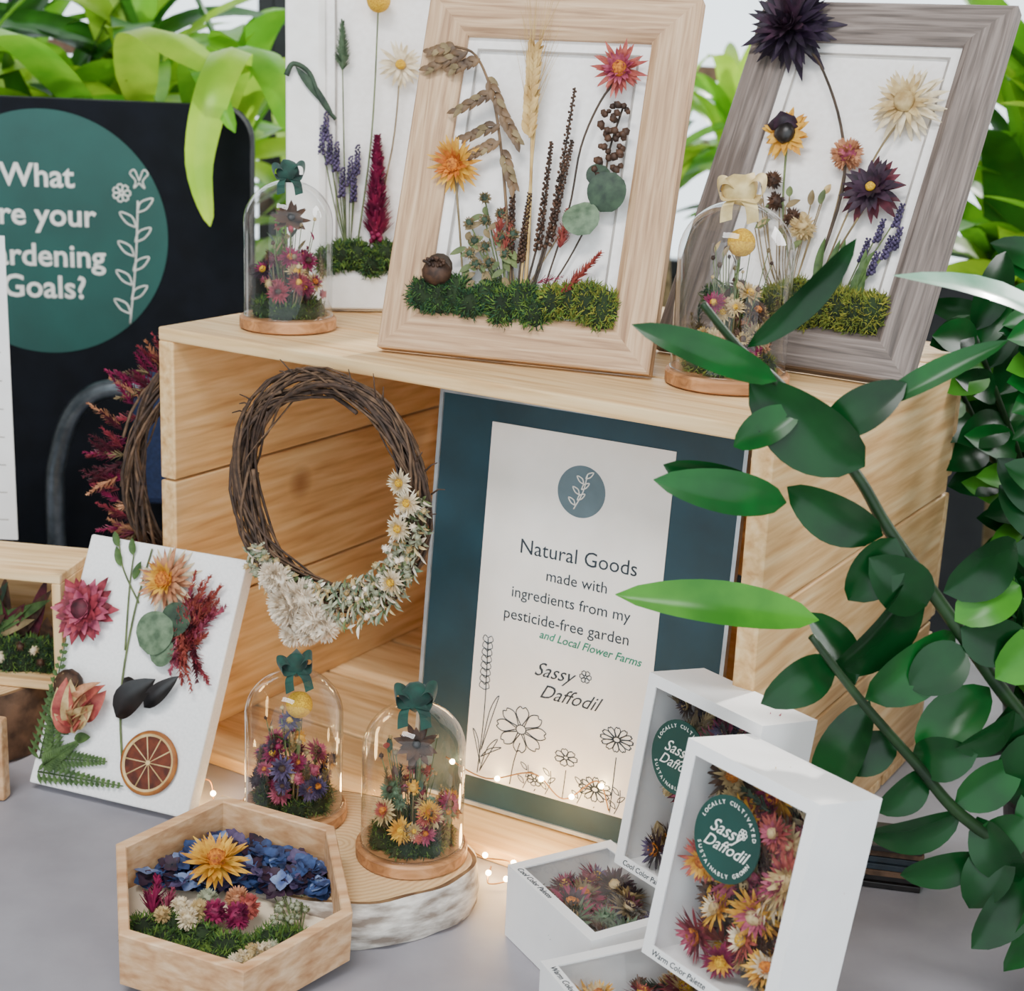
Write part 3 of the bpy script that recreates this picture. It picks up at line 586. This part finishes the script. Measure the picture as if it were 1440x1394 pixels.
simple("flower_gift_box",gift(106,140,55,WARM,(46,94,26),"Warm Color Palette"),standM(.092,.869,.0566,-52,11,55))
BLKC=mat("card_dark",'#23303a','#161f27',.6)
def cards(mb):
    for i in range(7): box(mb,U(-2,2),52+U(-2,2),U(-2,2),40+U(-2,2),i*5,i*5+4.6,random.choice([BARK,DRK,BOXIN,BLKC]),.5)
simple("greeting_card_stack",cards,upM(.268,1.085,.0006,-10))
# ------------------------------------------------------------ left group
simple("log_slice",slice_(85,70,62,BARK),upM(-.475,1.28,.0004,0))
def diorama(mb):
    W,D,h,t=150,75,104,8
    box(mb,0,W,0,D,0,t,PX,1); box(mb,0,W,0,D,h-t,h,PX,1); box(mb,0,t,0,D,t,h-t,PZ,1); box(mb,W-t,W,0,D,t,h-t,PZ,1); box(mb,t,W-t,D-5,D,t,h-t,PX,0)
    moss(mb,[(14+i*13.5,24+U(-6,8),18,12,16,18) for i in range(10)],MOSS,1.0)
    for i in range(22): leaf(mb,(U(20,130),40,20),(U(20,130),30,U(50,92)),14,random.choice([BURG,EUD,FERN,STEM,BRN]),(0,-1,.2))
    for i in range(10): globe(mb,(U(20,130),10,U(18,36)),U(3,6),random.choice([WHP,CRM,BRN]),None,40)
simple("moss_shadow_box",diorama,upM(-.520,1.262,.0632,-8))
def tag(mb):
    box(mb,0,60,0,12,0,70,HW,2); tube(mb,smooth([(12,6,69),(14,6,88),(30,6,97),(46,6,88),(48,6,69)],6),2.2,2.2,HW,8)
    box(mb,12,48,-1.2,0,12,56,WHT,.4)
simple("wooden_basket_tag",tag,upM(-.458,1.170,.0006,-10))
# ------------------------------------------------------------ sign board & chairs behind
BLK=mat("board_black",'#10141c','#0b0e14',.8,scale=30,spec=.2); CIRC=mat("circle_teal",'#1a544d','#164842',.6,scale=10)
def rrect(mb,x0,x1,y0,y1,r,z0,z1,m):
    pts=[]
    for (cx,cy,a0) in ((x1-r,y1-r,0),(x0+r,y1-r,90),(x0+r,y0+r,180),(x1-r,y0+r,270)):
        for i in range(9): a=rad(a0+i*11.25); pts.append((cx+r*math.cos(a),cy+r*math.sin(a)))
    n=len(pts); mb.add([(x,y,z1) for x,y in pts]+[(x,y,z0) for x,y in pts],[tuple(range(n)),tuple(range(2*n-1,n-1,-1))]+[(i+n,(i+1)%n+n,(i+1)%n,i) for i in range(n)],m,False)
def board(mb):
    rrect(mb,-330,230,-560,148,38,-40,0,BLK); disc(mb,0,0,.2,137,CIRC,90,1); z=1.6
    for s,x,y in (("What",-8,63),("are your",-6,20),("gardening",-4,-26),("Goals?",-4,-62)): text(mb,s,36,x,y,z,PW,bold=.6)
    lineplant(mb,92,-100,104,40,z,PW,1.0,8,18); lineflower(mb,86,48,z,10,PW,7,.9); 
    for dx in (-1,1): line(mb,[(106,62,z),(106+dx*5,74,z),(106+dx*10,70,z),(106+dx*4,62,z),(106+dx*6,54,z),(106,60,z)],PW,.9)
    for x in (-260,160): box(mb,x-15,x+15,-1120,-560,-35,-8,TLEG,2); box(mb,x-20,x+20,-1121,-1108,-180,120,TLEG,3)
simple("garden_goals_sign",board,panelM(-.539,1.80,.381,2,0))
def paper(mb):
    box(mb,0,160,0,300,0,1.5,CARD,0)
    for i in range(9): box(mb,8,152,20+i*28,21+i*28,1.5,1.7,BEV,0)
    box(mb,60,100,-100,300,-8,-1,TLEG,1); box(mb,20,140,-112,-98,-60,40,TLEG,2)
simple("paper_list",paper,panelM(-.649,1.50,.113,0,0))
NAVY=mat("navy_fabric",'#1c2d52','#132140',.85,scale=300,bump=.2); MET=mat("grey_metal",'#7d868e','#5c656d',.28,metal=.8)
def chair(mb):
    tube(mb,smooth([(0,60,-738),(0,20,-300),(0,0,60),(8,0,150),(35,0,205),(90,0,225),(250,0,228),(360,0,225),(415,0,205),(442,0,150),(450,0,60),(450,20,-300),(450,60,-738)],6),11,11,MET,10)
    box(mb,90,410,-4,24,90,240,NAVY,12); box(mb,10,440,-420,0,-330,-280,NAVY,14)
    for x in (10,440): tube(mb,[(x,-400,-738),(x,-380,-300),(x,20,-300)],10,10,MET,8)
simple("metal_chair",chair,upM(-.517,1.72,0,0))
simple("metal_chair",chair,upM(.02,1.95,0,8))
# ------------------------------------------------------------ plants
ZZ=[mat("zz_leaf_a",'#145a20','#0b3c15',.28,scale=20,spec=.28,trans=.1),mat("zz_leaf_b",'#0d3f18','#06280e',.26,scale=20,spec=.26,trans=.06),mat("zz_leaf_c",'#4a9028','#2f6e1c',.3,scale=20,spec=.3,trans=.22)]
ZST=mat("zz_stem",'#1f3a1a','#112311',.45,scale=40,spec=.3); POT=mat("black_pot",'#1d1e20','#141516',.5); SOIL=mat("soil",'#2b2019','#17110d',.95,scale=200,bump=1); SILL=mat("silver_leaf",'#9cc0a8','#4f8a68',.3,scale=25,spec=.6,coat=.3)
def pot(mb,x,y,z,r,h):
    lathe(mb,[(0,0),(r*.75,0),(r*.95,h*.9),(r,h*.9),(r,h),(r*.9,h),(r*.88,h*.88),(0,h*.88)],POT,36,(x,y,z)); 
    for i in range(30): blob(mb,(x+U(-.6,.6)*r,y+U(-.6,.6)*r,z+h*.88),4,SOIL,1,.3)
def zz(mb):
    Y=910; pot(mb,440,930,.6,78,120)
    sA=smooth([(104,Y-8,466),(128,Y-5,440),(155,Y,418),(201,Y,370),(226,Y,334),(266,Y,284),(322,Y+5,216),(390,Y+10,150),(430,930,105)],6); tube(mb,sA,2.2,5.5,ZST,8)
    sB=smooth([(180,Y-30,275),(215,Y-25,233),(255,Y-15,189),(290,Y-10,152),(345,Y,118),(420,925,104)],6); tube(mb,sB,2.2,5,ZST,8)
    sC=smooth([(335,Y+60,380),(350,Y+50,300),(385,Y+40,190),(425,940,105)],6); tube(mb,sC,2.2,5,ZST,8)
    lv=[(132,441,191,505,18,1),(151,422,64,453,20,0),(207,373,137,419,44,1),(208,409,281,452,15,0),(163,349,82,363,26,0),(148,355,88,370,24,1),(222,331,165,355,32,1),(189,276,65,286,27,2),(197,241,250,310,48,1),(253,288,213,320,34,1),(262,297,308,326,34,1),(271,279,312,299,30,2),(215,235,185,275,28,1),(222,226,277,266,36,0),(259,189,303,230,34,0),(265,180,234,154,26,1),(290,152,234,129,30,1),(285,158,327,183,30,0),(307,123,260,100,26,1),(300,243,345,285,34,2),(315,222,275,205,30,1),(180,392,225,425,26,1),(166,405,130,380,22,0),(280,262,248,235,32,1),(245,200,205,182,28,1),(335,130,350,175,28,0),(320,135,300,90,30,1),(340,200,350,240,32,1),(200,250,155,228,28,1),(230,330,205,290,32,1),(275,275,320,262,34,1),(225,225,200,150,30,1),(310,225,300,180,34,1),(255,190,290,200,30,1),(330,210,330,150,34,1),(330,150,300,125,32,0),(300,150,330,110,30,1),(340,110,300,70,30,1),(350,115,325,50,32,0)]
    for (x0,z0,x1,z1,w,k) in lv:
        dy=U(-28,18); leaf(mb,(x0,Y-4,z0),(x1,Y+dy,z1),w,ZZ[k],(U(-.6,.6),-.85,.1+U(-.5,.4)),U(.04,.14),.16,'zz',10)
    for i in range(3,len(sC)-4):
        for sd in (-1,1): q=sC[i]+V((sd*U(22,38),U(-15,20),U(10,35))); leaf(mb,sC[i],q,U(22,30),ZZ[random.choice((0,1,1))],(U(-.5,.5),-.8,U(0,.5)),.1,.16,'zz',10)
    leaf(mb,(330,Y+10,446),(208,Y-20,488),22,SILL,(0,-.5,.8),.1,.1); tube(mb,smooth([(330,Y+10,446),(400,Y+20,380),(445,935,110)],5),2,5,ZST,6)
simple("potted_zz_plant",zz)
def darkplant(mb):
    pot(mb,0,0,.6,70,110)
    for s in range(13):
        a=s*2.4+.5; t=V((math.cos(a)*U(90,190),math.sin(a)*U(60,140)-20,U(240,430))); st=smooth([(0,0,100),(t.x*.35,t.y*.35,t.z*.55),t],8); tube(mb,st,5,2.5,ZST,7)
        for i in range(3,len(st)):
            for sd in (-1,1):
                d=(st[i]-st[i-1]).normalized(); o=d.cross(V((0,-.6,.8))).normalized()*sd; q=st[i]+o*U(45,70)+d*U(20,40)+V((0,0,U(-15,15))); leaf(mb,st[i],q,U(26,38),ZZ[random.choice((0,1,1,0,2))],(U(-.3,.3),-.8,.4),.08,.14,'zz',8)
simple("potted_zz_plant",darkplant,upM(.52,1.36,.0006,0))
simple("potted_zz_plant",darkplant,upM(.43,1.12,.0006,70)@Matrix.Diagonal((.6,.6,.6,1)))
DR=[mat("dracaena_a",'#c6ec42','#9ed232',.35,scale=15,trans=.5),mat("dracaena_b",'#90d034','#66b028',.35,scale=15,trans=.45),mat("dracaena_c",'#3f8028','#28591b',.35,scale=15,trans=.3)]
def drac(crowns,seed,k=22,L=(220,420),wd=(42,64),extra=()):
    def f(mb):
        random.seed(seed); pot(mb,0,0,0,170,300)
        for (cx,cy,cz) in crowns:
            tube(mb,smooth([(cx*.15,cy*.15,260),(cx*.6,cy*.6,cz*.6),(cx,cy,cz)],6),16,11,STEM,8)
            for i in range(k):
                a=i*2.4+U(-.3,.3); el=rad(U(5,75)); l=U(*L); d=V((math.cos(a)*math.cos(el),math.sin(a)*math.cos(el),math.sin(el))); b=V((cx,cy,cz-40*(1-i/k)+i*4)); t=b+d*l
                leaf(mb,b,t,U(*wd),random.choice(DR),V((0,0,1))+V((U(-.3,.3),U(-.6,0),0)),.06,.12,'strap',12,sag=U(.1,.55))
        for (pts,w,k2) in extra: pathleaf(mb,[(p[0]+620,p[1]-2350,p[2]+740) for p in pts],w,DR[k2])
    return f
ex=[([(-400,2100,480),(-350,1920,575),(-330,1800,590),(-338,1735,545),(-350,1722,470),(-338,1722,405)],46,0),
    ([(-420,2100,480),(-400,1950,560),(-370,1840,580),(-345,1760,560),(-310,1720,505)],40,1),
    ([(-500,2100,500),(-470,1960,590),(-430,1860,610),(-370,1800,585),(-320,1760,560)],54,0),
    ([(-560,2100,500),(-600,1950,590),(-640,1870,600),(-690,1800,570)],56,1),
    ([(-420,2080,500),(-350,1980,590),(-300,1900,570),(-270,1840,500)],52,1)]
simple("potted_dracaena",drac([(-160,0,1180),(60,-20,1240),(200,-60,1170),(-330,40,1230),(-40,-40,1150),(-200,-60,1200)],3,26,(220,400),(46,72),ex),upM(-.62,2.35,-.74,0))
simple("potted_dracaena",drac([(-60,0,1080),(120,-40,1180),(40,60,930),(180,-60,820),(-40,0,1260),(60,0,1350)],5,26,(220,420),(50,80)),upM(.72,2.15,-.74,0))
simple("potted_dracaena",drac([(0,0,1050),(140,40,1150),(-120,0,1000)],9,20),upM(-.25,2.75,-.74,0))
simple("potted_dracaena",drac([(0,0,1180),(100,40,1080),(-120,0,1120)],19,20,(180,320),(36,54)),upM(.36,2.85,-.74,0))
simple("potted_dracaena",drac([(0,0,860),(-100,40,900),(100,40,780),(-60,0,1060)],12,22,(180,300),(50,76)),upM(.76,1.84,-.74,0))
# ------------------------------------------------------------ fairy lights
BULB=emis("fairy_bulb",(1,.72,.32,1),60); WIRE=mat("copper_wire",'#b98a58','#8c6238',.4,metal=.7)
def fairy(mb):
    path=smooth([(-262,1190,6),(-235,1170,22),(-226,1150,6),(-212,1165,8),(-150,1150,10),(-90,1136,16),(-40,1110,14),(-12,1090,8),(10,1072,14),(14,1060,8),(-5,1056,4),(-4,1084,3)],8)
    tube(mb,path,.6,.6,WIRE,5)
    for i in range(3,len(path),9): blob(mb,path[i]+V((0,0,2)),2.2,BULB,2)
simple("fairy_lights",fairy)
def fairy2(mb):
    path=smooth([(30,35,9),(70,28,12),(110,42,10),(140,30,14),(165,50,10),(178,30,12)],8); tube(mb,path,.6,.6,WIRE,5)
    for i in range(2,len(path),8): blob(mb,path[i]+V((0,0,1)),2.2,BULB,2)
simple("fairy_lights",fairy2,panelM(-.068,1.195,.0135,-28.4,5))
for i,p in enumerate([(-.24,1.165,.03),(-.09,1.15,.03),(-.0,1.07,.03),(.03,1.08,.05)]):
    l=bpy.data.lights.new("fairy_glow_%d"%i,'POINT'); l.energy=.16; l.color=(1,.62,.25); l.shadow_soft_size=.01; o=bpy.data.objects.new("fairy_glow_%d"%i,l); bpy.context.collection.objects.link(o); o.location=p
# ------------------------------------------------------------ lights, world, camera
w=bpy.data.worlds.new("sky"); bpy.context.scene.world=w; w.use_nodes=True; bg=w.node_tree.nodes["Background"]; bg.inputs[0].default_value=(.84,.94,1,1); bg.inputs[1].default_value=2.8
def area(name,loc,tgt,sx,sy,e,c=(1,1,1)):
    l=bpy.data.lights.new(name,'AREA'); l.shape='RECTANGLE'; l.size=sx; l.size_y=sy; l.energy=e; l.color=c
    o=bpy.data.objects.new(name,l); bpy.context.collection.objects.link(o); o.location=loc; o.rotation_euler=(V(tgt)-V(loc)).to_track_quat('-Z','Y').to_euler()
area("ceiling_light",(-.5,-.1,2.35),(0,1.1,.2),1.2,.7,76,(1,.99,.98))  # unseen area lamp added overhead as front fill
area("window_light_right",(2.3,1.5,1.5),(.1,1.15,.2),1.2,1.1,62,(1,.99,.99))  # added area lamp for light from the right; that wall has no window
s=bpy.data.lights.new("sun","SUN"); s.energy=5.0; s.angle=rad(4); s.color=(1,.96,.9); so=bpy.data.objects.new("sun",s); bpy.context.collection.objects.link(so)
so.rotation_euler=V((-.55,-.75,-.55)).to_track_quat('-Z','Y').to_euler()
f,pit,rol=2227.6,.2731,.0423
cp,sp=math.cos(pit),math.sin(pit); c_,s_=math.cos(rol),math.sin(rol)
r=V((1,0,0)); u=V((0,sp,cp)); F=V((0,cp,-sp)); X=r*c_+u*s_; Y=-r*s_+u*c_
cam=bpy.data.cameras.new("camera"); cam.sensor_width=36; cam.lens=36*f/1440; cam.clip_start=.02; cam.dof.use_dof=True; cam.dof.focus_distance=1.12; cam.dof.aperture_fstop=11
co=bpy.data.objects.new("camera",cam); bpy.context.collection.objects.link(co)
M=Matrix((X,Y,-F)).transposed().to_4x4(); M.translation=V((0,0,.6)); co.matrix_world=M; bpy.context.scene.camera=co
